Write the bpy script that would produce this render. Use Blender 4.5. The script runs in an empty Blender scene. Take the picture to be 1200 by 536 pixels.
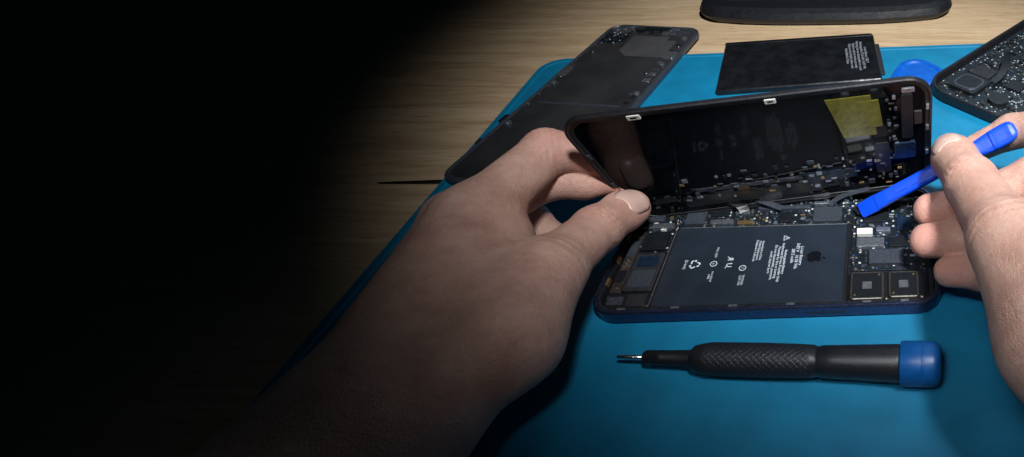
import bpy, math, random
import numpy as np
from mathutils import Vector, Matrix
random.seed(7); rng=np.random.default_rng(3)
S=0.01
sc=bpy.context.scene
col=sc.collection
sc.view_settings.view_transform='Standard'; sc.view_settings.look='None'; sc.view_settings.exposure=0

# ---------------------------------------------------------------- materials
def base(name):
    m=bpy.data.materials.new(name);m.use_nodes=True
    nt=m.node_tree;b=nt.nodes['Principled BSDF'];return m,nt,b
def mat(name,c,rough=.5,metal=0.,var=.25,nscale=400,bump=0.,bscale=900,coat=0.,rvar=.12,c2=None,trans=0.,spec=.5,sss=0.):
    m,nt,b=base(name)
    tc=nt.nodes.new('ShaderNodeTexCoord')
    n=nt.nodes.new('ShaderNodeTexNoise');n.inputs['Scale'].default_value=nscale;n.inputs['Detail'].default_value=5
    nt.links.new(tc.outputs['Object'],n.inputs['Vector'])
    r=nt.nodes.new('ShaderNodeValToRGB');nt.links.new(n.outputs['Fac'],r.inputs[0])
    r.color_ramp.elements[0].position=.3;r.color_ramp.elements[1].position=.7
    a=[max(0,x*(1-var)) for x in c]; d=[x*(1+var) for x in (c2 or c)]
    r.color_ramp.elements[0].color=(*a,1);r.color_ramp.elements[1].color=(*d,1)
    nt.links.new(r.outputs[0],b.inputs['Base Color'])
    mr=nt.nodes.new('ShaderNodeMapRange');mr.inputs['To Min'].default_value=max(0.02,rough-rvar);mr.inputs['To Max'].default_value=min(1,rough+rvar)
    n2=nt.nodes.new('ShaderNodeTexNoise');n2.inputs['Scale'].default_value=nscale*.37;n2.inputs['Detail'].default_value=6
    nt.links.new(tc.outputs['Object'],n2.inputs['Vector']);nt.links.new(n2.outputs['Fac'],mr.inputs['Value'])
    nt.links.new(mr.outputs[0],b.inputs['Roughness'])
    b.inputs['Metallic'].default_value=metal
    b.inputs['Specular IOR Level'].default_value=spec
    if coat: b.inputs['Coat Weight'].default_value=coat;b.inputs['Coat Roughness'].default_value=.08
    if trans: b.inputs['Transmission Weight'].default_value=trans
    if sss: 
        b.inputs['Subsurface Weight'].default_value=sss;b.inputs['Subsurface Radius'].default_value=(1,.35,.2);b.inputs['Subsurface Scale'].default_value=.004
    if bump:
        n3=nt.nodes.new('ShaderNodeTexNoise');n3.inputs['Scale'].default_value=bscale;n3.inputs['Detail'].default_value=4
        nt.links.new(tc.outputs['Object'],n3.inputs['Vector'])
        bp=nt.nodes.new('ShaderNodeBump');bp.inputs['Strength'].default_value=bump;bp.inputs['Distance'].default_value=.0006
        nt.links.new(n3.outputs['Fac'],bp.inputs['Height']);nt.links.new(bp.outputs[0],b.inputs['Normal'])
    return m
M={}
M['mat']=mat('silicone_blue',(.002,.17,.32),.5,var=.12,nscale=60,bump=.12,bscale=1500,rvar=.08)
M['frame']=mat('frame_metal',(.06,.08,.16),.28,metal=.85,var=.2,nscale=900)
M['floor']=mat('case_floor',(.012,.014,.018),.4,var=.5,nscale=500,bump=.3)
M['glass']=mat('inner_black_gloss',(.002,.003,.005),.07,var=.4,nscale=120,rvar=.03,spec=.2)
M['black']=mat('black_plastic',(.009,.010,.013),.42,var=.3,nscale=700,bump=.15)
M['blackm']=mat('black_matte',(.015,.016,.019),.6,var=.35,nscale=500,bump=.25)
M['wrap']=mat('glossy_black_wrap',(.008,.009,.011),.22,var=.4,nscale=120,bump=.25,bscale=140,rvar=.1)
M['batt']=mat('battery_pouch',(.016,.023,.034),.30,var=.18,nscale=90,bump=.10,bscale=260,rvar=.06)
M['print']=mat('white_print',(.58,.63,.70),.6,var=.15,nscale=900)
M['printdim']=mat('grey_print',(.33,.36,.40),.6,var=.15,nscale=900)
M['logo']=mat('dark_gloss_print',(.005,.006,.009),.25,var=.1)
M['chip']=mat('chip_black',(.008,.010,.013),.35,var=.4,nscale=800)
M['chipgrey']=mat('chip_grey',(.06,.07,.09),.35,metal=.4,var=.3,nscale=900)
M['silver']=mat('silver_shield',(.45,.49,.54),.33,metal=.9,var=.25,nscale=900)
M['steel']=mat('bright_steel',(.6,.6,.6),.25,metal=1,var=.15,nscale=900)
M['gold']=mat('gold_contact',(.55,.38,.18),.35,metal=.9,var=.25,nscale=900)
M['dullgold']=mat('dull_bronze',(.16,.15,.13),.35,metal=.8,var=.35,nscale=900)
M['copper']=mat('copper_flex',(.045,.036,.034),.45,metal=.3,var=.35,nscale=700)
M['white']=mat('white_label',(.62,.62,.58),.6,var=.12,nscale=900)
M['bluechip']=mat('blue_film',(.008,.018,.038),.25,var=.3,nscale=500)
M['tape']=mat('yellow_tape',(.14,.13,.010),.32,var=.3,nscale=260,bump=.3,bscale=400)
M['blue']=mat('blue_plastic',(.003,.06,.66),.32,var=.1,nscale=200,bump=.05,coat=.2,sss=.05)
M['bluecap']=mat('blue_cap',(.003,.07,.25),.38,var=.12,nscale=300,bump=.08)
M['bluepick']=mat('blue_pick',(.001,.09,.45),.4,var=.15,nscale=200)
M['grip']=mat('grip_rubber',(.011,.013,.018),.48,var=.25,nscale=900,bump=.2,bscale=2500)
M['nail']=mat('nail',(.56,.37,.31),.36,var=.08,nscale=200,sss=.1)
M['oldplate']=mat('old_screen_back',(.020,.021,.024),.45,var=.22,nscale=40,bump=.2,bscale=500,c2=(.026,.026,.028))
M['oldgrey']=mat('old_grey_foil',(.10,.10,.105),.4,metal=.4,var=.2,nscale=60,bump=.25,bscale=400)

def board_mat():
    m,nt,b=base('circuit_board')
    tc=nt.nodes.new('ShaderNodeTexCoord')
    v=nt.nodes.new('ShaderNodeTexVoronoi');v.inputs['Scale'].default_value=640;v.distance='CHEBYCHEV';v.inputs['Randomness'].default_value=.6
    nt.links.new(tc.outputs['Object'],v.inputs['Vector'])
    r=nt.nodes.new('ShaderNodeValToRGB');r.color_ramp.interpolation='CONSTANT'
    sep=nt.nodes.new('ShaderNodeSeparateColor');nt.links.new(v.outputs['Color'],sep.inputs[0])
    nt.links.new(sep.outputs[0],r.inputs[0])
    e=r.color_ramp.elements;e[0].color=(.008,.014,.02,1);e[1].position=.52;e[1].color=(.03,.035,.04,1)
    for p,c in((.74,(.14,.13,.10,1)),(.82,(.46,.49,.50,1)),(.94,(.02,.06,.14,1))):
        x=e.new(p);x.color=c
    dm=nt.nodes.new('ShaderNodeMath');dm.operation='LESS_THAN';dm.inputs[1].default_value=.33
    nt.links.new(v.outputs['Distance'],dm.inputs[0])
    mx=nt.nodes.new('ShaderNodeMixRGB');mx.inputs[1].default_value=(.006,.010,.015,1)
    nt.links.new(dm.outputs[0],mx.inputs[0]);nt.links.new(r.outputs[0],mx.inputs[2]);nt.links.new(mx.outputs[0],b.inputs['Base Color'])
    b.inputs['Roughness'].default_value=.38
    bp=nt.nodes.new('ShaderNodeBump');bp.inputs['Strength'].default_value=.7;bp.inputs['Distance'].default_value=.0004
    nt.links.new(dm.outputs[0],bp.inputs['Height']);nt.links.new(bp.outputs[0],b.inputs['Normal'])
    return m
M['board']=board_mat()

def wood_mat():
    m,nt,b=base('pale_wood')
    L=nt.links
    tc=nt.nodes.new('ShaderNodeTexCoord')
    mp=nt.nodes.new('ShaderNodeMapping');mp.inputs['Scale'].default_value=(5,60,5);mp.inputs['Rotation'].default_value=(0,0,-.03)
    L.new(tc.outputs['Object'],mp.inputs[0])
    n=nt.nodes.new('ShaderNodeTexNoise');n.inputs['Scale'].default_value=1.5;n.inputs['Detail'].default_value=6;n.inputs['Roughness'].default_value=.5;n.inputs['Distortion'].default_value=1.4
    L.new(mp.outputs[0],n.inputs['Vector'])
    r=nt.nodes.new('ShaderNodeValToRGB');e=r.color_ramp.elements
    e[0].position=.25;e[0].color=(.40,.27,.15,1);e[1].position=.72;e[1].color=(.66,.50,.32,1)
    x=e.new(.5);x.color=(.55,.40,.24,1)
    L.new(n.outputs['Fac'],r.inputs[0])
    mp2=nt.nodes.new('ShaderNodeMapping');mp2.inputs['Scale'].default_value=(45,700,5)
    L.new(tc.outputs['Object'],mp2.inputs[0])
    n2=nt.nodes.new('ShaderNodeTexNoise');n2.inputs['Scale'].default_value=1.3;n2.inputs['Detail'].default_value=3
    L.new(mp2.outputs[0],n2.inputs['Vector'])
    r2=nt.nodes.new('ShaderNodeValToRGB');r2.color_ramp.elements[0].position=.28;r2.color_ramp.elements[0].color=(.62,.54,.46,1);r2.color_ramp.elements[1].position=.44;r2.color_ramp.elements[1].color=(1,1,1,1)
    L.new(n2.outputs['Fac'],r2.inputs[0])
    mx=nt.nodes.new('ShaderNodeMixRGB');mx.blend_type='MULTIPLY';mx.inputs[0].default_value=1
    L.new(r.outputs[0],mx.inputs[1]);L.new(r2.outputs[0],mx.inputs[2])
    L.new(mx.outputs[0],b.inputs['Base Color'])
    b.inputs['Roughness'].default_value=.55
    bp=nt.nodes.new('ShaderNodeBump');bp.inputs['Strength'].default_value=.15;bp.inputs['Distance'].default_value=.0005
    L.new(n2.outputs['Fac'],bp.inputs['Height']);L.new(bp.outputs[0],b.inputs['Normal'])
    return m
M['wood']=wood_mat()

def skin_mat():
    m,nt,b=base('skin');L=nt.links
    tc=nt.nodes.new('ShaderNodeTexCoord')
    n=nt.nodes.new('ShaderNodeTexNoise');n.inputs['Scale'].default_value=75;n.inputs['Detail'].default_value=9;n.inputs['Roughness'].default_value=.72
    L.new(tc.outputs['Object'],n.inputs['Vector'])
    r=nt.nodes.new('ShaderNodeValToRGB');e=r.color_ramp.elements
    e[0].position=.3;e[0].color=(.42,.225,.175,1);e[1].position=.7;e[1].color=(.62,.40,.315,1)
    L.new(n.outputs['Fac'],r.inputs[0])
    at=nt.nodes.new('ShaderNodeAttribute');at.attribute_name='blush'
    mx=nt.nodes.new('ShaderNodeMixRGB');mx.inputs[2].default_value=(.66,.28,.235,1)
    L.new(at.outputs['Fac'],mx.inputs[0]);L.new(r.outputs[0],mx.inputs[1]);L.new(mx.outputs[0],b.inputs['Base Color'])
    b.inputs['Roughness'].default_value=.52;b.inputs['Specular IOR Level'].default_value=.38
    b.inputs['Subsurface Weight'].default_value=.2;b.inputs['Subsurface Radius'].default_value=(1,.35,.2);b.inputs['Subsurface Scale'].default_value=.0025
    v=nt.nodes.new('ShaderNodeTexVoronoi');v.inputs['Scale'].default_value=1000;v.feature='DISTANCE_TO_EDGE'
    L.new(tc.outputs['Object'],v.inputs['Vector'])
    n2=nt.nodes.new('ShaderNodeTexNoise');n2.inputs['Scale'].default_value=190;n2.inputs['Detail'].default_value=9;n2.inputs['Roughness'].default_value=.68;n2.inputs['Distortion'].default_value=1.4
    L.new(tc.outputs['Object'],n2.inputs['Vector'])
    ad=nt.nodes.new('ShaderNodeMath');ad.operation='MULTIPLY_ADD';ad.inputs[1].default_value=.5
    L.new(v.outputs['Distance'],ad.inputs[0]);L.new(n2.outputs['Fac'],ad.inputs[2])
    bp=nt.nodes.new('ShaderNodeBump');bp.inputs['Strength'].default_value=.52;bp.inputs['Distance'].default_value=.0010
    L.new(ad.outputs[0],bp.inputs['Height']);L.new(bp.outputs[0],b.inputs['Normal'])
    return m
M['skin']=skin_mat()

# ---------------------------------------------------------------- mesh helpers
def mk(name,V,F,m,parent=None,smooth=False,label=None):
    me=bpy.data.meshes.new(name)
    me.from_pydata([(v[0]*S,v[1]*S,v[2]*S) for v in V],[],F)
    me.materials.append(M[m] if isinstance(m,str) else m);me.update()
    if smooth:
        me.polygons.foreach_set('use_smooth',[True]*len(me.polygons))
    ob=bpy.data.objects.new(name,me);col.objects.link(ob)
    if parent: ob.parent=parent
    if label: ob['label']=label
    return ob
def thing(ob,label,cat):
    ob['label']=label;ob['category']=cat
def empty(name,loc,rz=0,label='',cat=''):
    e=bpy.data.objects.new(name,None);e.empty_display_size=.01;col.objects.link(e)
    e.location=Vector(loc)*S;e.rotation_euler=(0,0,rz)
    thing(e,label,cat);return e
def rr(x0,y0,x1,y1,r,z,n=6):
    r=min(r,(x1-x0)/2-1e-4,(y1-y0)/2-1e-4);P=[]
    for cx,cy,a0 in((x1-r,y1-r,0),(x0+r,y1-r,90),(x0+r,y0+r,180),(x1-r,y0+r,270)):
        for i in range(n+1):
            a=math.radians(a0+90*i/n);P.append((cx+r*math.cos(a),cy+r*math.sin(a),z))
    return P
def loft(loops,cap0=True,cap1=True):
    V=[];F=[];n=len(loops[0])
    for l in loops:V+=l
    for k in range(len(loops)-1):
        for i in range(n):
            j=(i+1)%n;F.append((k*n+i,k*n+j,(k+1)*n+j,(k+1)*n+i))
    if cap0:F.append(tuple(range(n-1,-1,-1)))
    if cap1:F.append(tuple((len(loops)-1)*n+i for i in range(n)))
    return V,F
def slab(name,x0,y0,x1,y1,z0,z1,m,parent,r=.05,bev=.02,n=4,label=None):
    V,F=loft([rr(x0,y0,x1,y1,r,z0,n),rr(x0,y0,x1,y1,r,z1-bev,n),rr(x0+bev,y0+bev,x1-bev,y1-bev,max(r-bev,.005),z1,n)])
    return mk(name,V,F,m,parent,label=label)
def disc(name,x,y,z0,z1,r,m,parent,n=16,bev=.01):
    def c(rad,z):return [(x+rad*math.cos(2*math.pi*i/n),y+rad*math.sin(2*math.pi*i/n),z) for i in range(n)]
    V,F=loft([c(r,z0),c(r,z1-bev),c(r-bev,z1)])
    return mk(name,V,F,m,parent)
def screw(x,y,z,r,parent):
    n=16
    def c(rad,zz):return [(x+rad*math.cos(2*math.pi*i/n),y+rad*math.sin(2*math.pi*i/n),zz) for i in range(n)]
    V,F=loft([c(r,z-.08),c(r,z),c(r*.85,z+.02),c(r*.42,z+.02),c(r*.3,z-.03)])
    return mk('screw',V,F,'steel',parent)
def text(name,body,size,x,y,z,rot,parent,m,align='CENTER',mirror=False,bold=.0):
    cu=bpy.data.curves.new(name,'FONT');cu.body=body;cu.size=size*S;cu.align_x=align;cu.align_y='CENTER';cu.space_line=.95
    cu.resolution_u=2;cu.offset=bold*size*S
    t=bpy.data.objects.new(name,cu)
    me=bpy.data.meshes.new_from_object(t);me.name=name
    me.materials.clear();me.materials.append(M[m])
    if mirror:
        for v in me.vertices:v.co.x*=-1
    bpy.data.objects.remove(t)
    ob=bpy.data.objects.new(name,me);col.objects.link(ob);ob.parent=parent
    ob.location=(x*S,y*S,z*S);ob.rotation_euler=(0,0,rot);return ob
def poly(name,polys,x,y,z,rot,s,parent,m):
    V=[];F=[]
    for p in polys:
        b=len(V)
        for a,c in p:
            V.append((a*s,c*s,0))
        F.append(tuple(range(b,b+len(p))))
    ob=mk(name,V,F,m,parent);ob.location=(x*S,y*S,z*S);ob.rotation_euler=(0,0,rot);return ob
APPLE=[[(0,.30),(.10,.35),(.24,.37),(.38,.30),(.44,.22),(.36,.14),(.33,.03),(.36,-.08),(.46,-.17),(.40,-.33),(.30,-.47),(.20,-.54),(.10,-.52),(0,-.48),(-.10,-.52),(-.20,-.54),(-.31,-.46),(-.42,-.28),(-.48,-.05),(-.46,.15),(-.38,.29),(-.24,.37),(-.10,.35)],[(0,.42),(.03,.55),(.12,.66),(.22,.70),(.20,.58),(.12,.47)]]
def ring_polys(pts,t):
    n=len(pts);cx=sum(p[0] for p in pts)/n;cy=sum(p[1] for p in pts)/n;out=[]
    for i in range(n):
        a=pts[i];b=pts[(i+1)%n]
        ai=(cx+(a[0]-cx)*(1-t),cy+(a[1]-cy)*(1-t));bi=(cx+(b[0]-cx)*(1-t),cy+(b[1]-cy)*(1-t))
        out.append([a,b,bi,ai])
    return out
RECYC=[]
for k in range(3):
    a=math.radians(90+120*k)
    def R(p,a=a-math.pi/2):
        return (p[0]*math.cos(a)-p[1]*math.sin(a),p[0]*math.sin(a)+p[1]*math.cos(a))
    RECYC.append([R(p) for p in((-.28,.22),(-.12,.5),(.10,.5),(.02,.36),(-.06,.36),(-.17,.16))])
    RECYC.append([R(p) for p in((.06,.42),(.33,.40),(.22,.16))])

def fill(parent,u0,v0,u1,v1,z,n,smin,smax,mats,nm='chip',taken=None,hmin=.04,hmax=.12):
    taken=taken if taken is not None else []
    c=0;tries=0
    while c<n and tries<n*40:
        tries+=1
        w=random.uniform(smin,smax);h=random.uniform(smin,smax)*random.choice((.5,.8,1))
        x=random.uniform(u0,u1-w);y=random.uniform(v0,v1-h)
        if any(x<t[2]+.02 and x+w>t[0]-.02 and y<t[3]+.02 and y+h>t[1]-.02 for t in taken):continue
        taken.append((x,y,x+w,y+h));c+=1
        slab(nm,x,y,x+w,y+h,z,z+random.uniform(hmin,hmax),random.choice(mats),parent,r=.015,bev=.01,n=1)
    return taken

# ---------------------------------------------------------------- setting
def sheet(name,x0,y0,x1,y1,z0,z1,m,r=.5,n=8):
    V,F=loft([rr(x0,y0,x1,y1,r,z0,n),rr(x0,y0,x1,y1,r,z1,n)]);return mk(name,V,F,m)
tb=sheet('table_top',-130,-40,60,75,-3.3,-.25,'wood',.2);tb['kind']='structure';tb['label']='pale wooden table top with fine straight grain';tb['category']='table'
rm=empty('repair_mat',(-26.8,36.05,-.25),.077,'bright blue silicone repair mat lying on the wooden table','mat')
W_,H_=62,50
V,F=loft([rr(0,-H_,W_,0,1.6,0,10),rr(0,-H_,W_,0,1.6,.22,10),rr(.05,-H_+.05,W_-.05,-.05,1.55,.30,10),rr(.38,-H_+.38,W_-.38,-.38,1.3,.30,10),rr(.46,-H_+.46,W_-.46,-.46,1.25,.25,10)])
mk('mat_sheet',V,F,'mat',rm)

# ---------------------------------------------------------------- opened phone
PX=-13.5
ph=empty('smartphone',(PX,12.85,0),.04,'opened dark blue smartphone with lifted screen on the blue mat','phone')
PW,PD,PT=14.8,7.65,.75
def prr(i,z,r=1.05):return rr(i,i,PW-i,PD-i,max(r-i,.3),z,10)
V,F=loft([prr(.1,0),prr(.0,.1),prr(0,.66),prr(.05,.74),prr(.09,.75),prr(.17,.75),prr(.19,.69),prr(.30,.69),prr(.31,.15)])
chas=mk('housing',V,F,'frame',ph)
chas.data.materials.append(M['floor'])
chas.data.polygons[len(chas.data.polygons)-1].material_index=1
for i,p in enumerate(chas.data.polygons):
    if i>=6*44 and i<8*44: p.material_index=1
slab('sim_slot',8.95,-.012,10.7,.05,.30,.44,'black',ph,r=.03,bev=.005)
V,F=loft([rr(.33,.33,PW-.33,PD-.33,.7,.14,8),rr(.33,.33,PW-.33,PD-.33,.7,.26,8)])
inner=mk('inner_plate',V,F,'floor',ph)
for x,y in((.55,1.0),(.6,3.2),(.62,6.1),(2.2,.55),(6.1,5.35),(11.0,5.25),(13.9,5.3),(14.1,2.4),(10.9,2.6),(13.9,.55),(2.25,5.5),(9.3,7.0),(5.0,7.0),(12.4,.5),(1.6,4.6),(7.9,5.3),(10.6,7.1),(3.5,7.1),(13.4,3.4),(12.9,6.9)):
    screw(x,y,.52,.10,ph)
for x in (1.2,3.4,5.8,8.2,11.4,13.0):
    slab('rim_clip',x,.22,x+.35,.33,.5,.70,'silver',ph,r=.02,bev=.01,n=1)
for y in (1.6,2.9,4.3,5.6):
    slab('rim_clip',.22,y,.33,y+.4,.5,.70,'gold',ph,r=.02,bev=.01,n=1)
# battery
bt=slab('battery',2.42,.46,10.62,5.12,.26,.56,'batt',ph,r=.12,bev=.05,label='dark grey flat battery with pale printed text')
bt2=slab('battery_edge_tape',2.36,.40,2.52,5.14,.26,.53,'black',bt,r=.03)
slab('battery_edge_tape',10.50,.42,10.66,5.14,.26,.575,'black',bt,r=.03)
slab('battery_seam',2.5,.38,10.55,.43,.26,.50,'silver',bt,r=.02,bev=.005)
slab('battery_seam',2.5,5.14,10.55,5.19,.26,.52,'silver',bt,r=.02,bev=.005)
slab('battery_seam',2.30,.5,2.34,5.1,.26,.50,'silver',bt,r=.015,bev=.005)
zt=.5635;ro=-math.pi/2
poly('printed_logo',APPLE,9.15,3.0,zt,ro,.72,bt,'logo')
text('printed_text',"Li-ion Battery\n3.83 V   10.78 Wh\n2815 mAh",.21,8.30,3.1,zt,ro,bt,'print',bold=.006)
text('printed_text',"Rechargeable Battery\nAuthorized Service Provider Only\nPotential for fire or burning\nDo not disassemble, puncture,\ncrush, heat or burn",.17,7.45,2.75,zt,ro,bt,'print',bold=.008)
text('printed_text',"Assembled in China\nModel Replacement\nDesigned in California",.15,6.50,3.5,zt,ro,bt,'print',bold=.004)
WT=ring_polys([(-.5,-.4),(.5,-.4),(0,.47)],.22)+[[(-.04,-.12),(.04,-.12),(.05,.2),(-.05,.2)],[(-.04,-.25),(.04,-.25),(.04,-.18),(-.04,-.18)]]
poly('warning_mark',WT,7.7,4.25,zt,ro,.34,bt,'print')
poly('recycling_mark',RECYC,3.75,2.75,zt,ro,.52,bt,'print')
text('printed_text',"(Li-ion)",.19,3.34,2.75,zt,ro,bt,'print',bold=.008)
text('certification_mark',"R",.36,5.3,3.02,zt,ro,bt,'print',mirror=True,bold=.012)
text('certification_mark',"U",.36,5.3,2.64,zt,ro,bt,'print',bold=.012)
text('certification_mark',"c              us",.14,5.19,2.82,zt,ro,bt,'print')
circ=[(.5*math.cos(i*math.pi/10),.5*math.sin(i*math.pi/10)) for i in range(20)]
poly('certification_mark',ring_polys(circ,.2),4.6,2.75,zt,ro,.32,bt,'print')
poly('certification_mark',ring_polys(circ,.2),5.95,2.45,zt,ro,.32,bt,'print')
text('printed_text',"1",.19,5.95,2.45,zt,ro,bt,'print')
text('printed_text',"e",.19,4.6,2.75,zt,ro,bt,'print')
text('printed_text',"616-00660\nAPN",.14,4.6,2.0,zt,ro,bt,'print')
text('printed_text',"TBY20281\n1250 1042",.14,6.0,1.75,zt,ro,bt,'print')
text('printed_text',"Made 2020",.14,4.6,3.45,zt,ro,bt,'print')

# logic board
lb=slab('logic_board',2.35,5.28,10.75,7.25,.30,.38,'board',ph,r=.1)
tk=[]
def put(par,nm,x0,y0,x1,y1,z0,z1,m,r=.04):
    tk.append((x0,y0,x1,y1));return slab(nm,x0,y0,x1,y1,z0,z1,m,par,r=r,bev=.012,n=2)
put(lb,'shield_can',2.55,5.45,3.5,6.6,.38,.52,'chipgrey')
put(lb,'chip',3.75,6.0,4.6,6.7,.38,.48,'chip')
put(lb,'connector',3.8,5.42,4.9,5.70,.38,.52,'silver')
put(lb,'connector',5.1,5.40,5.9,5.62,.38,.50,'gold')
put(lb,'chip',7.1,5.45,7.8,6.15,.38,.50,'chip')
put(lb,'shield_can',8.8,5.4,10.2,6.4,.38,.54,'chipgrey')
put(lb,'connector',6.0,6.35,8.6,6.58,.38,.54,'chipgrey')
put(lb,'connector',8.75,6.65,9.9,6.82,.38,.54,'silver')
put(lb,'connector',4.9,6.1,5.6,6.3,.38,.52,'silver')
fill(lb,2.5,5.35,10.65,7.2,.38,95,.07,.24,['chip','silver','chipgrey','silver','chip','gold','chipgrey','silver'],taken=tk,hmin=.03,hmax=.08)
def ribbon(nm,pts,w,m,parent,t=.03):
    V=[];F=[]
    for i,p in enumerate(pts):
        p=Vector(p);q=Vector(pts[min(i+1,len(pts)-1)])-Vector(pts[max(i-1,0)]);q.normalize()
        side=q.cross(Vector((0,0,1)));
        if side.length<.2: side=Vector((1,0,0))
        side.normalize();up=side.cross(q)
        for a,b in((-1,-1),(1,-1),(1,1),(-1,1)):V.append(p+side*a*w/2+up*b*t/2)
    for i in range(len(pts)-1):
        for j in range(4):
            k=(j+1)%4;F.append((i*4+j,i*4+k,(i+1)*4+k,(i+1)*4+j))
    F.append((3,2,1,0));F.append(tuple(len(V)-4+i for i in range(4)))
    return mk(nm,V,F,m,parent)
def bez(a,b,c,d,n=10):
    out=[]
    for i in range(n+1):
        t=i/n;out.append(tuple((1-t)**3*a[k]+3*(1-t)**2*t*b[k]+3*(1-t)*t*t*c[k]+t**3*d[k] for k in range(3)))
    return out
ribbon('flex_cable',bez((5.4,6.1,.6),(5.2,6.8,1.0),(3.4,6.6,1.2),(2.2,7.0,1.0)),.5,'black',ph)
ribbon('flex_cable',bez((7.2,6.3,.6),(6.2,6.5,.9),(5.6,6.9,1.1),(4.6,7.0,.7)),.35,'chipgrey',ph)
ribbon('flex_cable',bez((10.9,5.9,.6),(11.6,6.3,.9),(12.6,6.5,1.3),(13.4,6.7,1.7)),.55,'black',ph)
ribbon('flex_cable',bez((9.6,6.4,.6),(9.8,6.8,.8),(10.6,6.9,1.0),(11.6,6.9,1.2)),.3,'chipgrey',ph)
# left end: speaker and vibration motor
sp=slab('speaker_module',.42,.42,2.26,1.25,.26,.52,'black',ph,r=.12,bev=.03)
slab('speaker_grille',.55,.62,1.2,1.05,.52,.535,'chipgrey',sp,r=.05,bev=.004)
slab('speaker_plate',1.35,.52,2.15,1.15,.52,.55,'blackm',sp,r=.05,bev=.008)
hm=slab('haptic_motor',.95,1.35,2.22,3.55,.26,.55,'blackm',ph,r=.08,bev=.03)
slab('motor_plate',1.1,1.55,2.1,2.5,.55,.565,'chipgrey',hm,r=.05,bev=.005)
slab('motor_plate',1.15,2.7,2.05,3.35,.55,.57,'bluechip',hm,r=.05,bev=.005)
sb=slab('side_bracket',.40,1.35,.85,5.1,.26,.46,'copper',ph,r=.05,bev=.02)
slab('bracket_pad',.45,1.9,.8,2.6,.46,.50,'chip',sb,r=.03);slab('bracket_pad',.45,3.4,.8,4.4,.46,.51,'chipgrey',sb,r=.03)
fill(sb,.43,1.4,.83,5.0,.46,14,.06,.2,['silver','chip','gold','chipgrey'],nm='small_part',taken=[(.45,1.9,.8,2.6),(.45,3.4,.8,4.4)],hmin=.02,hmax=.05)
dk=slab('dock_flex_board',.45,3.7,2.25,7.0,.26,.40,'board',ph,r=.1)
tk=[(.45,3.7,.9,5.1)]
put(dk,'port_housing',1.0,3.75,2.1,4.9,.40,.56,'chip');put(dk,'connector',1.1,5.2,2.1,5.5,.40,.56,'silver')
put(dk,'shield_can',.6,5.7,1.5,6.8,.40,.54,'chipgrey')
fill(dk,.5,3.8,2.2,6.9,.40,22,.08,.26,['chip','silver','gold','chipgrey','white'],taken=tk)
# right end: cameras and brackets
cb=slab('camera_bracket',10.72,.36,14.25,2.12,.26,.40,'chip',ph,r=.1)
for x0,x1,y0,y1 in((10.84,12.28,.46,1.96),(12.5,13.8,.52,1.94)):
    V,F=loft([rr(x0,y0,x1,y1,.15,.40),rr(x0,y0,x1,y1,.15,.60),rr(x0+.03,y0+.03,x1-.03,y1-.03,.1,.62),rr(x0+.06,y0+.06,x1-.06,y1-.06,.08,.62),rr(x0+.07,y0+.07,x1-.07,y1-.07,.08,.60)])
    c=mk('camera_module',V,F,'dullgold',ph)
    slab('module_cover',x0+.08,y0+.08,x1-.08,y1-.08,.60,.625,'chip',c,r=.06,bev=.008)
    slab('module_label',(x0+x1)/2-.20,(y0+y1)/2-.22,(x0+x1)/2+.20,(y0+y1)/2+.18,.627,.631,'silver',c,r=.01,bev=.001)
    for a_,b_ in((x0+.2,y0+.2),(x1-.2,y1-.2)):
        disc('module_pin',a_,b_,.625,.64,.05,'gold',c,10,.004)
rb=slab('side_board',10.75,2.25,14.2,7.2,.26,.38,'board',ph,r=.1)
tk=[(10.75,6.0,11.3,7)]
put(rb,'connector',11.0,4.35,11.75,4.75,.38,.60,'white')
put(rb,'connector',11.9,4.6,12.6,4.85,.38,.54,'silver')
put(rb,'bracket',11.0,3.6,12.3,4.15,.38,.54,'silver')
put(rb,'bracket',11.6,2.5,13.2,3.35,.38,.58,'chipgrey')
put(rb,'chip',12.5,3.6,13.3,4.2,.38,.50,'chip')
put(rb,'flex_tab',12.9,4.7,13.6,5.6,.38,.48,'bluechip')
put(rb,'shield_can',11.3,5.3,12.4,6.3,.38,.50,'chip')
fill(rb,10.85,2.35,14.1,7.1,.38,80,.07,.28,['chip','chip','silver','gold','chipgrey','silver','chipgrey'],taken=tk,hmin=.03,hmax=.09)

# lifted display
e1=Vector((.9867,.14,.05)).normalized();e2=Vector((-.3,-1.8,6.8));e2=(e2-e1*e2.dot(e1)).normalized();e3=e1.cross(e2)
LW,LH=14.6,7.4
O=Vector((.90,20.85,.92))-LW*e1
wm=Matrix(((e1.x,e2.x,e3.x,O.x*S),(e1.y,e2.y,e3.y,O.y*S),(e1.z,e2.z,e3.z,O.z*S),(0,0,0,1)))
rm_=Matrix.Translation(Vector((PX,12.85,0))*S)@Matrix.Rotation(.04,4,'Z')
def lrr(i,z,r=1.1):return rr(i,i,LW-i,LH-i,max(r-i,.2),z,10)
V,F=loft([lrr(.05,-.26),lrr(0,-.2),lrr(0,-.05),lrr(.04,0),lrr(.11,0),lrr(.16,-.05),lrr(.30,-.05),lrr(.33,-.10)])
ld=mk('display_panel',V,F,'black',ph,label='lifted glossy black screen held up on edge')
ld.matrix_local=rm_.inverted()@wm
V,F=loft([lrr(.34,-.10),lrr(.34,-.085)],cap0=False)
mk('screen_back_plate',V,F,'glass',ld)
dx=.25;dy=.35
V,F=loft([[(9.95+dx,6.4+dy,z),(10.45+dx,4.0+dy,z),(11.9+dx,4.0+dy,z),(11.8+dx,6.4+dy,z)] for z in(-.08,-.055)])
mk('yellow_tape',V,F,'tape',ld)
V,F=loft([[(11.2+dx,6.1+dy,z),(11.35+dx,4.5+dy,z),(12.2+dx,4.5+dy,z),(12.1+dx,6.1+dy,z)] for z in(-.08,-.045)])
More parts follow.
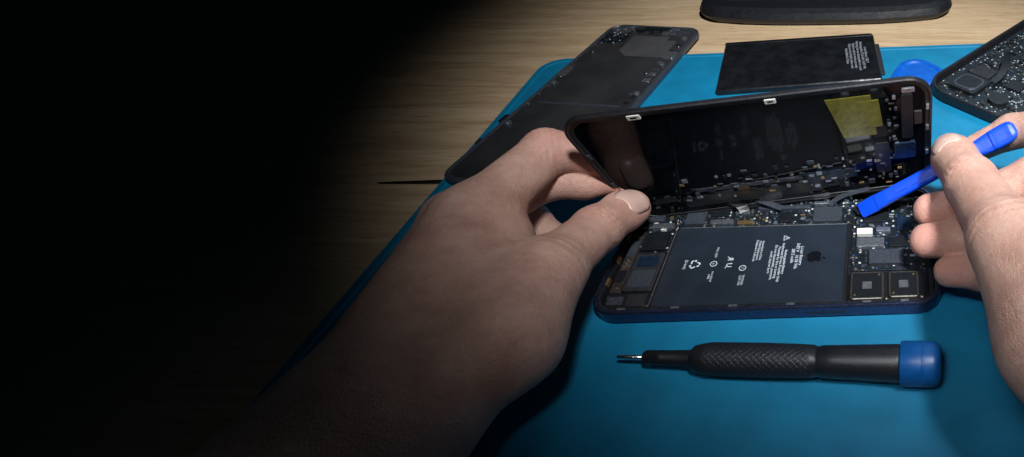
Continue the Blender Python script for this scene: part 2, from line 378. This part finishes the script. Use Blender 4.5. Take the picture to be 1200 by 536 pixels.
mk('amber_tape',V,F,'tape',ld)
dx=.55
slab('sensor_strip',12.7+dx,3.6+dy,13.2+dx,6.3+dy,-.08,.03,'chip',ld,r=.1)
slab('earpiece_module',12.3+dx,2.2+dy,13.3+dx,3.3+dy,-.08,.05,'bluechip',ld,r=.1)
slab('ribbon_cable',11.4+dx,1.2+dy,12.1+dx,3.4+dy,-.08,-.03,'black',ld,r=.1)
slab('sensor_pad',13.25+dx,4.4+dy,13.6+dx,5.2+dy,-.08,.0,'copper',ld,r=.05)
slab('sensor_pad',12.75+dx,6.35+dy,13.3+dx,6.6+dy,-.08,.01,'silver',ld,r=.05)
for x,w in((2.65,.5),(7.9,.45)):
    c=slab('metal_clip',x,LH-.40,x+w,LH-.17,-.06,.03,'white',ld,r=.04,bev=.01)
    slab('clip_hole',x+.12,LH-.33,x+w-.12,LH-.24,.03,.033,'chip',c,r=.02,bev=.001)
for y in(1.2,2.6,4.3,5.6):
    slab('metal_clip',LW-.28,y,LW-.15,y+.3,-.06,.015,'silver',ld,r=.02,bev=.01)
for y in (1.5,3.0,5.0):
    slab('metal_clip',.14,y,.28,y+.3,-.06,.015,'chipgrey',ld,r=.02,bev=.01)
slab('shield_strip',2.6,.7,9.2,1.5,-.085,-.06,'chip',ld,r=.1,bev=.004)
slab('flex_strip',3.4,1.8,8.4,2.05,-.085,-.05,'chipgrey',ld,r=.05,bev=.004)
slab('flex_strip',8.6,1.5,11.0,2.2,-.085,-.045,'bluechip',ld,r=.08,bev=.004)
fill(ld,2.6,.6,13.2,3.2,-.06,85,.08,.34,['chipgrey','chip','silver','chipgrey','chip','gold','silver'],nm='small_part',taken=[(2.6,.7,8.4,1.1)],hmin=.03,hmax=.07)
fill(ld,12.6,3.4,13.9,7.0,-.06,14,.08,.3,['chipgrey','chip','silver','copper'],nm='small_part',taken=[(13.2,3.9,13.8,6.7)],hmin=.03,hmax=.07)

# ---------------------------------------------------------------- screwdriver
sd=empty('screwdriver',(-11.5,11.0,.56),0,'precision screwdriver with knurled black grip and blue end cap','screwdriver')
sd.rotation_euler=(0,-.026,math.atan2(-.52,12.56))
def lathe(name,prof,m,parent,n=48,f=None,smooth=True):
    V=[];F=[]
    for i,(x,r) in enumerate(prof):
        for j in range(n):
            a=2*math.pi*j/n;q=r+(f(x,a) if f else 0);V.append((x,q*math.cos(a),q*math.sin(a)))
    for i in range(len(prof)-1):
        for j in range(n):
            k=(j+1)%n;F.append((i*n+j,(i+1)*n+j,(i+1)*n+k,i*n+k))
    F.append(tuple(range(n)));F.append(tuple(len(V)-1-i for i in range(n)))
    return mk(name,V,F,m,parent,smooth=smooth)
lathe('tip',[(0,.03),(.05,.065),(.25,.07),(.3,.08),(1.25,.085)],'steel',sd,20)
lathe('ferrule',[(1.1,.14),(1.12,.25),(1.2,.28),(1.75,.29),(1.8,.31),(1.85,.29),(3.0,.33),(3.05,.33)],'black',sd)
hd=lathe('handle',[(2.98,.30),(3.02,.42),(3.1,.50),(3.4,.58),(3.55,.60),(7.75,.62),(7.8,.57),(7.95,.57),(8.0,.61),(8.6,.63),(10.9,.72),(11.0,.71),(11.05,.68)],'black',sd)
def kn(x,a):
    u=(x*3.8+a*16/(2*math.pi)*1.0);v=(x*3.8-a*16/(2*math.pi)*1.0)
    p=abs((u%1)-.5)*2;q=abs((v%1)-.5)*2
    e=min(1,(x-3.6)/.15,(7.7-x)/.15)
    return .016*min(1,3*min(p,q))*max(0,e)
lathe('knurled_grip',[(3.58+i*4.14/210,.615+.025*math.sin(math.pi*i/210)) for i in range(211)],'grip',hd,180,kn)
lathe('end_cap',[(11.02,.68),(11.04,.80),(11.1,.84),(11.9,.86),(12.25,.86),(12.45,.80),(12.55,.66),(12.58,.4),(12.58,.05)],'bluecap',sd)
lathe('cap_ring',[(11.85,.86),(11.87,.875),(11.93,.875),(11.95,.86)],'bluecap',sd)

# ---------------------------------------------------------------- pry tool
A=Vector((-2.61,19.05,.75));B=Vector((4.75,20.5,4.6))
tx=(B-A).normalized();tz=(Vector((0,-14,19)));tz=(tz-tx*tz.dot(tx)).normalized();ty=tz.cross(tx)
L_=(B-A).length
st=[(0,.30,.02,0),(.08,.38,.035,0),(.9,.42,.15,0),(1.0,.40,.20,0),(1.6,.37,.24,0),(6.2,.37,.26,0),(6.6,.41,.26,0),(7.2,.48,.26,.03),(7.25,.48,.33,.03),(7.4,.49,.33,.04),(7.45,.49,.26,.05),(7.95,.5,.25,.1),(8.2,.47,.22,.16),(8.38,.38,.17,.2),(8.5,.2,.08,.22)]
loops=[]
for s,hw,ht,zo in st:
    lp=[]
    for i in range(24):
        a=2*math.pi*i/24;c=math.cos(a);s_=math.sin(a)
        c=math.copysign(abs(c)**.5,c);s_=math.copysign(abs(s_)**.5,s_)
        lp.append((s*L_/8.5,hw*c,ht*s_+zo))
    loops.append(lp)
V,F=loft(loops)
pt=mk('pry_tool',V,F,'blue')
pt.matrix_world=Matrix(((tx.x,ty.x,tz.x,A.x*S),(tx.y,ty.y,tz.y,A.y*S),(tx.z,ty.z,tz.z,A.z*S),(0,0,0,1)))
thing(pt,'bright blue plastic pry tool with flat chisel end','tool')
slab('groove_strip',2.0,-.12,5.8,.12,.2,.275,'blue',pt,r=.1,bev=.02)

# ---------------------------------------------------------------- background things
a=math.atan2(-.1,.995)
od=empty('screen_panel',(-25.7,21.9,.03),a,'removed dark screen panel lying face down across the mat edge','phone part')
OW,OL=7.3,19.4
def orr(i,z,r=1.1):return rr(i,i,OW-i,OL-i,max(r-i,.2),z,8)
V,F=loft([orr(.03,0),orr(0,.06),orr(0,.3),orr(.05,.36),orr(.13,.36),orr(.18,.30)])
mk('panel_frame',V,F,'chipgrey',od)
bp_=slab('back_plate',.3,.4,OW-.3,OL-.4,.30,.345,'oldplate',od,r=.8,bev=.01)
V,F=loft([[(2.6,15.2,z),(3.4,14.4,z),(6.2,14.4,z),(6.2,17.0,z),(5.4,17.0,z),(5.4,17.6,z),(2.6,17.6,z)] for z in(.345,.36)])
mk('grey_foil',V,F,'oldgrey',bp_)
slab('dark_shield',.6,1.0,6.7,14.2,.345,.358,'oldplate',bp_,r=.3,bev=.004)
slab('shield_tape',.9,7.8,6.4,8.0,.358,.368,'chipgrey',bp_,r=.03,bev=.003)
slab('earpiece_module',2.4,18.2,5.0,18.85,.345,.5,'chip',od,r=.1)
slab('ribbon_cable',5.1,17.8,6.6,18.6,.345,.45,'chipgrey',od,r=.2)
slab('flex_board',.5,16.2,2.3,17.6,.345,.42,'board',od,r=.2)
slab('bracket',6.3,14.2,7.1,15.2,.3,.46,'silver',od,r=.1);slab('bracket',.15,11.2,.75,12.4,.3,.46,'oldgrey',od,r=.1)
fill(od,.6,17.7,6.7,18.9,.345,26,.18,.6,['chip','chipgrey','copper','silver','oldgrey'],nm='small_part',hmin=.06,hmax=.16)
fill(od,6.25,3,6.9,17,.345,20,.2,.5,['chip','chipgrey','oldgrey','silver'],nm='small_part',hmin=.04,hmax=.1)
fill(od,.32,3,.6,17,.345,12,.1,.25,['oldgrey','chipgrey','silver'],nm='small_part',hmin=.04,hmax=.08)
for x,y in((.8,18.2),(1.7,18.6),(6.5,17.2),(6.6,13.1),(.45,10.0),(.45,5.2),(6.65,9.2)):
    slab('metal_clip',x,y,x+.3,y+.35,.34,.52,'silver',od,r=.04)
for x,y in((5.5,18.75),(1.2,17.4),(6.8,16.0),(.9,14.6),(6.2,12.0)): screw(x,y,.46,.13,od)
slab('side_lug',-.28,5.6,.02,6.4,.05,.34,'black',od,r=.1);slab('side_lug',-.22,3.4,.02,3.9,.05,.3,'black',od,r=.08)

a=math.atan2(1.7,11.4)
lbt=empty('loose_battery',(-13.05,31.03,.02),a,'loose flat black battery with small white print on the mat','battery')
bb=slab('battery_body',0,0,11.1,6.9,0,.34,'wrap',lbt,r=.15,bev=.07)
slab('pull_tab',11.05,1.0,11.4,5.6,.1,.14,'blackm',lbt,r=.05,bev=.01)
slab('edge_fold',.0,6.6,11.0,6.98,.05,.37,'wrap',lbt,r=.1,bev=.03)
text('printed_text',"Li-ion Battery 3.82 V\nRechargeable 2716 mAh 10.35 Wh\nWarning: do not disassemble or crush\nReplace only by service provider\nDispose of promptly when used\nAssembled in China",.29,9.6,3.6,.3435,ro,bb,'printdim')

bh=empty('phone_housing',(.45,31.4,.02),math.radians(50),'gutted phone body with exposed circuit boards lying on the mat','phone')
HW,HL=14.8,7.3
def hrr(i,z,r=2.0):return rr(i,-HL+i,HW-i,-i,max(r-i,.2),z,10)
V,F=loft([hrr(.08,0),hrr(0,.1),hrr(0,.62),hrr(.06,.72),hrr(.2,.72),hrr(.26,.66),hrr(.3,.2)])
mk('housing_frame',V,F,'black',bh)
hb=slab('circuit_board',.5,-6.8,14.2,-.5,.2,.34,'board',bh,r=1.5)
tk=[(.4,-1.3,1.2,-.4),(.4,-6.9,1.2,-6.0)]
put(hb,'camera_module',1.3,-3.4,3.4,-1.2,.34,.62,'chip',r=.3);put(hb,'speaker_module',1.3,-5.6,2.6,-4.2,.34,.6,'black',r=.6)
put(hb,'battery_block',7.5,-6.5,13.8,-3.0,.34,.55,'blackm',r=.2)
put(hb,'shield_can',3.7,-2.9,5.0,-1.4,.34,.50,'blackm');put(hb,'chip',3.6,-5.4,4.8,-4.2,.34,.50,'chip')
slab('module_ring',1.5,-3.2,3.2,-1.4,.62,.66,'chipgrey',hb,r=.5);slab('module_cover',1.65,-3.05,3.05,-1.55,.66,.68,'chip',hb,r=.4,bev=.006)
fill(hb,.8,-6.4,14,-.7,.34,99,.12,.42,['chip','chip','blackm','chipgrey','black','copper','silver','chip','black','dullgold'],taken=tk,hmin=.06,hmax=.2)
ribbon('flex_cable',bez((3.2,-3.6,.7),(5,-3.9,1.0),(6,-2.4,.9),(7.4,-2.2,.6)),.5,'black',bh)

pk=[]
for i in range(60):
    t=2*math.pi*i/60;r=1.9+.18*math.cos(3*t+.9);pk.append((r*math.cos(t),r*math.sin(t)))
V,F=loft([[(x*.97,y*.97,0) for x,y in pk],[(x,y,.06) for x,y in pk],[(x*.96,y*.96,.16) for x,y in pk],[(x*.80,y*.80,.18) for x,y in pk],[(x*.74,y*.74,.08) for x,y in pk]])
p=mk('opening_pick',V,F,'bluepick');p.location=Vector((.35,33.8,.02))*S
thing(p,'round cornered blue plastic opening pick lying on the mat','tool')
def bow(P):return [(x,y+(1.3*(abs(x)/10.6)**3 if y<3.5 else 0),z) for x,y,z in P]
def dense(P):
    out=[]
    for i in range(len(P)):
        a=P[i];b=P[(i+1)%len(P)];n=8 if abs(a[0]-b[0])>5 else 1
        for k in range(n):out.append(tuple(a[j]+(b[j]-a[j])*k/n for j in range(3)))
    return out
def cl(i,z):return bow(dense(rr(-10.6+i,i*.8,10.6-i,7,1.6,z,8)))
V,F=loft([cl(.5,0),cl(.1,.35),cl(0,.6),cl(.25,1.05),cl(.8,1.3)])
bc=mk('tool_case',V,F,'black');bc.location=Vector((-7.2,42.0,-.25))*S;bc.rotation_euler=(0,0,.03)
thing(bc,'long black plastic case lying on the wooden table','case')
slab('case_lid_inlay',-8.6,2.4,8.6,5.9,1.3,1.34,'blackm',bc,r=.8,bev=.01)
V,F=loft([[ (x,hw*math.cos(2*math.pi*i/16),.10+ht*math.sin(2*math.pi*i/16)) for i in range(16)] for x,hw,ht in((0,.03,.02),(1.2,.08,.05),(3,.12,.08),(8,.18,.09),(9.5,.15,.09))])
sp_=mk('spudger',V,F,'black',smooth=True);sp_.location=Vector((-29.4,22.3,-.245))*S;sp_.rotation_euler=(0,0,.03)
thing(sp_,'thin pointed black spudger lying on the wooden table','tool')

# ---------------------------------------------------------------- hands (signed distance surfaces)
def smin(a,b,k):
    h=np.clip(.5+.5*(b-a)/k,0,1);return b+(a-b)*h-k*h*(1-h)
def cap(p,a,b,ra,rb):
    a=np.array(a,np.float32);b=np.array(b,np.float32);ab=b-a
    t=np.clip(((p-a)@ab)/(ab@ab),0,1)
    d=p-a-t[...,None]*ab
    return np.sqrt((d*d).sum(-1))-(ra+(rb-ra)*t)
def make_sdf(palm,fingers,creases):
    def f(p,detail=False):
        pl=None
        for c in palm:
            d=cap(p,*c);pl=d if pl is None else smin(pl,d,1.0)
        tot=None
        for ch in fingers:
            fd=None
            for i in range(len(ch)-1):
                d=cap(p,ch[i][:3],ch[i+1][:3],ch[i][3],ch[i+1][3]);fd=d if fd is None else smin(fd,d,.35)
            q=smin(pl,fd,.75)
            tot=q if tot is None else smin(tot,q,.10)
        if detail:
            for c,ax,amp,per,wd,rad in creases:
                c=np.array(c);ax=np.array(ax,float);ax/=np.linalg.norm(ax)
                dd=p-c;t=dd@ax;rr_=np.sqrt(np.maximum((dd*dd).sum(-1)-t*t,0))
                w=.5+.5*np.cos(t*2*math.pi/per+np.sin(dd[:,0]*3+dd[:,2]*2)*.7)
                tot=tot+amp*(w**3)*np.exp(-(t/wd)**2)*np.clip((rad-rr_)*4,0,1)
        return tot
    return f
def nets(f,lo,hi,h):
    ax=[np.arange(lo[i],hi[i]+h,h,dtype=np.float32) for i in range(3)]
    X=np.stack(np.meshgrid(*ax,indexing='ij'),-1)
    Fv=np.empty(X.shape[:3],np.float32)
    for i in range(0,X.shape[0],16):Fv[i:i+16]=f(X[i:i+16])
    ins=Fv<0
    n=[s-1 for s in Fv.shape]
    cnt=np.zeros(n,np.int8)
    off=[(i,j,k) for i in(0,1) for j in(0,1) for k in(0,1)]
    for o in off:cnt+=ins[o[0]:o[0]+n[0],o[1]:o[1]+n[1],o[2]:o[2]+n[2]]
    act=(cnt>0)&(cnt<8)
    idx=-np.ones(n,np.int64);cells=np.argwhere(act);idx[act]=np.arange(len(cells))
    acc=np.zeros((len(cells),3));num=np.zeros(len(cells))
    for a_ in off:
        for d in range(3):
            if a_[d]==1:continue
            b_=list(a_);b_[d]=1
            ca=cells+np.array(a_);cb_=cells+np.array(b_)
            va=Fv[ca[:,0],ca[:,1],ca[:,2]];vb=Fv[cb_[:,0],cb_[:,1],cb_[:,2]]
            m=(va<0)!=(vb<0);t=np.where(m,va/np.where(m,va-vb,1),0)
            pos=ca.astype(float);pos[:,d]+=t
            acc[m]+=pos[m];num[m]+=1
    V=acc/num[:,None]*h+np.array([ax[i][0] for i in range(3)])
    Q=[]
    for d in range(3):
        e=[(1,2),(2,0),(0,1)][d]
        sl=[slice(1,-1)]*3;sl[d]=slice(0,-1)
        A_=ins[tuple(sl)]
        sl2=list(sl);sl2[d]=slice(1,None);B_=ins[tuple(sl2)]
        ch=np.argwhere(A_!=B_);base_=ch.copy();base_[:,e[0]]+=1;base_[:,e[1]]+=1
        flag=A_[ch[:,0],ch[:,1],ch[:,2]]
        q=[]
        for o in((-1,-1),(0,-1),(0,0),(-1,0)):
            c=base_.copy();c[:,e[0]]+=o[0];c[:,e[1]]+=o[1]
            q.append(idx[c[:,0],c[:,1],c[:,2]])
        q=np.stack(q,1);q[~flag]=q[~flag][:,::-1];Q.append(q)
    Q=np.concatenate(Q);Q=Q[(Q>=0).all(1)]
    return V,Q
def grad(f,p,detail=False,e=.03):
    g=np.zeros_like(p)
    for i in range(3):
        o=np.zeros(3);o[i]=e;g[:,i]=(f(p+o,detail)-f(p-o,detail))/(2*e)
    return g
def project(f,p,iso=0.,it=3,detail=False):
    for _ in range(it):
        g=grad(f,p,detail);n2=(g*g).sum(1)
        p=p-((f(p,detail)-iso)/np.maximum(n2,.2))[:,None]*g
    return p
def hand(name,palm,fingers,creases,lo,hi,label,nails,reds):
    f=make_sdf(palm,fingers,creases)
    V,Q=nets(f,lo,hi,.11)
    V=project(f,V,0,2);V=project(f,V,0,1,True)
    ob=mk(name,[],[],'skin')
    me=bpy.data.meshes.new(name);me.from_pydata((V*S).tolist(),[],Q.tolist());me.materials.append(M['skin']);me.update()
    me.polygons.foreach_set('use_smooth',[True]*len(me.polygons))
    bl=np.zeros(len(V))
    for c,r,s in reds:bl=np.maximum(bl,s*np.exp(-((V-np.array(c))**2).sum(1)/r**2))
    at=me.attributes.new('blush','FLOAT','POINT');at.data.foreach_set('value',bl.astype(np.float32))
    ob.data=me
    thing(ob,label,'hand')
    for tip,dr,up,w,l,bk in nails:
        dr=np.array(dr,float);dr/=np.linalg.norm(dr);up=np.array(up,float);up-=dr*(up@dr);up/=np.linalg.norm(up);sd_=np.cross(dr,up)
        nu,nv=14,18;P=[]
        for j in range(nv):
            for i in range(nu):
                a=(i/(nu-1)-.5)*2;t=j/(nv-1)
                ww=w*(1-.12*abs(2*t-1)**3)*(math.sqrt(max(0,1-max(0,(t-.7)/.3)**2*.75)))*(1-.35*max(0,(.25-t)/.25)**2)
                P.append(np.array(tip)+dr*((t-.5)*l+bk-.1*a*a)+sd_*a*ww*.5*1.0+up*1.1)
        P=np.array(P)
        for _ in range(14):
            P=P-up*np.minimum(.2,f(P)-.0)[:,None]*.9
        ed=[];
        for j in range(nv):
            for i in range(nu):
                a=(i/(nu-1)-.5)*2;t=j/(nv-1)
                e=min(1,(1-abs(a))*5,(t)*6+.02,1);ed.append(.012+.028*e if t<.95 else .05)
        P=P+up*np.array(ed)[:,None]
        Fc=[(j*nu+i,j*nu+i+1,(j+1)*nu+i+1,(j+1)*nu+i) for j in range(nv-1) for i in range(nu-1)]
        nl=mk('fingernail',P.tolist(),Fc,'nail',ob,smooth=True)
        so=nl.modifiers.new('s','SOLIDIFY');so.thickness=.0004;so.offset=-1
    return ob
wr=(-15.4,6.3,4.0)
LMC=[(-16.3,14.2,5.0),(-17.5,14.7,4.3),(-18.5,14.6,3.3),(-19.1,14.0,2.3)]
palm=[(wr,(-17.6,-8,4.6),2.2,3.1),((-16.6,6.5,3.2),(-18.6,-8,4.0),1.9,2.8),
 (wr,LMC[0],1.7,1.06),((-16.0,6.6,3.6),LMC[1],1.65,1.05),((-16.6,6.8,3.1),LMC[2],1.6,1.0),((-17.0,7.0,2.6),LMC[3],1.5,.92),
 ((-14.8,6.8,3.9),(-13.0,9.4,4.0),1.7,1.25),((-13.0,9.4,4.0),(-13.25,12.4,4.0),1.25,1.06),
 ((-14.2,10.6,4.0),(-15.6,13.9,4.1),1.3,1.0)]
fingers=[
 [(*LMC[0],1.05),(-15.45,18.2,5.1,.86),(-14.1,18.75,4.3,.76),(-12.75,19.15,3.8,.66)],
 [(*LMC[1],1.05),(-16.1,17.7,3.8,.82),(-14.7,18.1,3.35,.68),(-13.2,18.95,2.9,.6)],
 [(*LMC[2],1.0),(-17.1,16.9,2.2,.8),(-16.2,16.4,1.5,.7),(-16.0,15.4,1.2,.62)],
 [(*LMC[3],.9),(-18.3,16.2,1.5,.7),(-17.4,16.0,1.1,.62),(-17.1,15.1,1.0,.55)],
 [(-13.0,9.4,4.0,1.25),(-13.2,12.5,3.95,1.06),(-13.15,15.6,3.0,.92),(-13.0,17.35,2.35,.86),(-12.8,17.75,2.2,.76)]]
cre=[((-13.2,15.4,3.05),(0,.85,-.4),.09,.24,.42,1.3),((-13.25,12.6,4.0),(0,.95,-.3),.04,.36,.6,1.6),((-15.45,18.1,5.1),(.75,.5,-.3),.09,.24,.42,1.2),((-14.1,18.75,4.3),(.8,.2,-.4),.06,.2,.3,1.1),((-16.2,14.3,5.2),(.1,.98,0),.03,.3,.5,1.3)]
hand('hand',palm,fingers,cre,(-24,-10,-.0),(-10.5,21,8.6),'bare hand pinching the raised edge of the phone screen',
 [((-12.85,17.5,2.28),(.2,.9,-.35),(.30,-.45,.8),1.35,1.45,.05)],
 [((-12.8,17.9,2.2),1.3,.4),((-13.2,15.6,3.6),.9,.3),((-15.4,18.4,5.5),1.1,.4),((-14,18.7,4.5),1.0,.35)])
RMC=[(7.6,16.6,6.1),(7.9,14.9,5.7),(7.9,13.1,5.2),(7.6,11.4,4.8)]
wr=(7.2,4.6,6.0)
palm=[(wr,(10.5,-8,7),2.4,3.3),((8.6,4.8,5.8),(12.,-8,6.8),2.2,3.0),(wr,RMC[0],1.9,1.2),((7.8,5,6),RMC[1],1.8,1.2),((7.9,5,5.7),RMC[2],1.8,1.15),((7.8,5,5.4),RMC[3],1.7,1.0),
 ((6.2,5.2,6.1),(4.3,8.2,6.1),2.1,1.8),((4.3,8.2,6.1),(3.25,12.2,5.8),1.8,1.25),((4.8,10,5.9),(6.8,13.5,5.8),1.5,1.2)]
fingers=[
 [(*RMC[0],1.15),(6.5,20.1,5.1,.92),(4.7,21.2,3.95,.8),(3.1,21.05,3.1,.7)],
 [(*RMC[1],1.15),(5.1,17.3,4.3,.94),(2.4,17.05,3.0,.86),(.75,17.3,2.45,.76)],
 [(*RMC[2],1.1),(4.9,15.2,3.8,.92),(2.1,15.4,2.6,.86),(.60,15.75,2.1,.76)],
 [(*RMC[3],1.0),(4.8,13.3,3.4,.82),(2.8,13.8,2.4,.76),(1.5,14.15,1.95,.66)],
 [(4.3,8.2,6.1,1.75),(3.2,12.3,5.75,1.25),(2.35,16.3,4.85,1.08),(1.85,18.9,4.1,1.0),(1.72,19.5,3.95,.88)]]
cre=[((2.4,16.3,4.9),(-.2,.95,-.3),.09,.26,.42,1.5),((3.3,12.4,5.8),(-.2,.95,-.2),.04,.36,.6,1.8),((2.0,17.0,2.9),(1,0,.3),.08,.2,.22,1.),((1.8,15.3,2.5),(1,0,.3),.08,.2,.22,.9)]
hand('hand',palm,fingers,cre,(-.4,-11,0),(15,22.8,10.6),'bare hand holding a blue pry tool between thumb and forefinger',
 [((1.8,19.15,4.0),(-.2,.93,-.28),(-.35,-.3,.9),1.5,1.65,.05)],
 [((1.7,19.6,4.),1.5,.4),((.8,17.3,2.4),1.6,.6),((.7,15.5,2.1),1.6,.6),((1.8,13.9,2.),1.3,.6),((2.4,16.3,5.6),1.0,.3)])

# ---------------------------------------------------------------- lights
w=bpy.data.worlds.new('World');sc.world=w;w.use_nodes=True
bg=w.node_tree.nodes['Background'];bg.inputs[0].default_value=(.05,.15,.24,1);bg.inputs[1].default_value=.012
def aim(ob,t):
    d=Vector(t)*S-ob.location;ob.rotation_euler=d.to_track_quat('-Z','Y').to_euler()
l=bpy.data.lights.new('bench_lamp','SPOT');l.energy=38;l.spot_size=math.radians(43.5);l.spot_blend=1;l.shadow_soft_size=.035;l.color=(.97,.98,1)
o=bpy.data.objects.new('bench_lamp',l);col.objects.link(o);o.location=(.17,-.02,.60);aim(o,(-2.3,32,0))
l=bpy.data.lights.new('sheen_fill','AREA');l.energy=.035;l.shape='RECTANGLE';l.size=.3;l.size_y=.25;l.color=(.65,.86,1);l.spread=math.radians(26)  # added emitter at the back for sheen on the battery; no window there
o=bpy.data.objects.new('sheen_fill',l);col.objects.link(o);o.location=(.18,.85,.65);aim(o,(4,22,0))
l=bpy.data.lights.new('hand_fill','AREA');l.energy=.045;l.shape='DISK';l.size=.12;l.color=(.92,.96,1);l.spread=math.radians(34)  # added soft fill lifting the shade around the tool hand; no actual lamp
o=bpy.data.objects.new('hand_fill',l);col.objects.link(o);o.location=(-.08,-.06,.46);aim(o,(4,16.5,1))

# ---------------------------------------------------------------- camera
cd=bpy.data.cameras.new('camera');cd.lens=18.6;cd.sensor_width=36;cd.shift_x=-470/1200;cd.clip_start=.005;cd.clip_end=10
cam=bpy.data.objects.new('camera',cd);col.objects.link(cam);cam.location=(0,0,.186);cam.rotation_euler=(math.radians(45),0,0)
sc.camera=cam
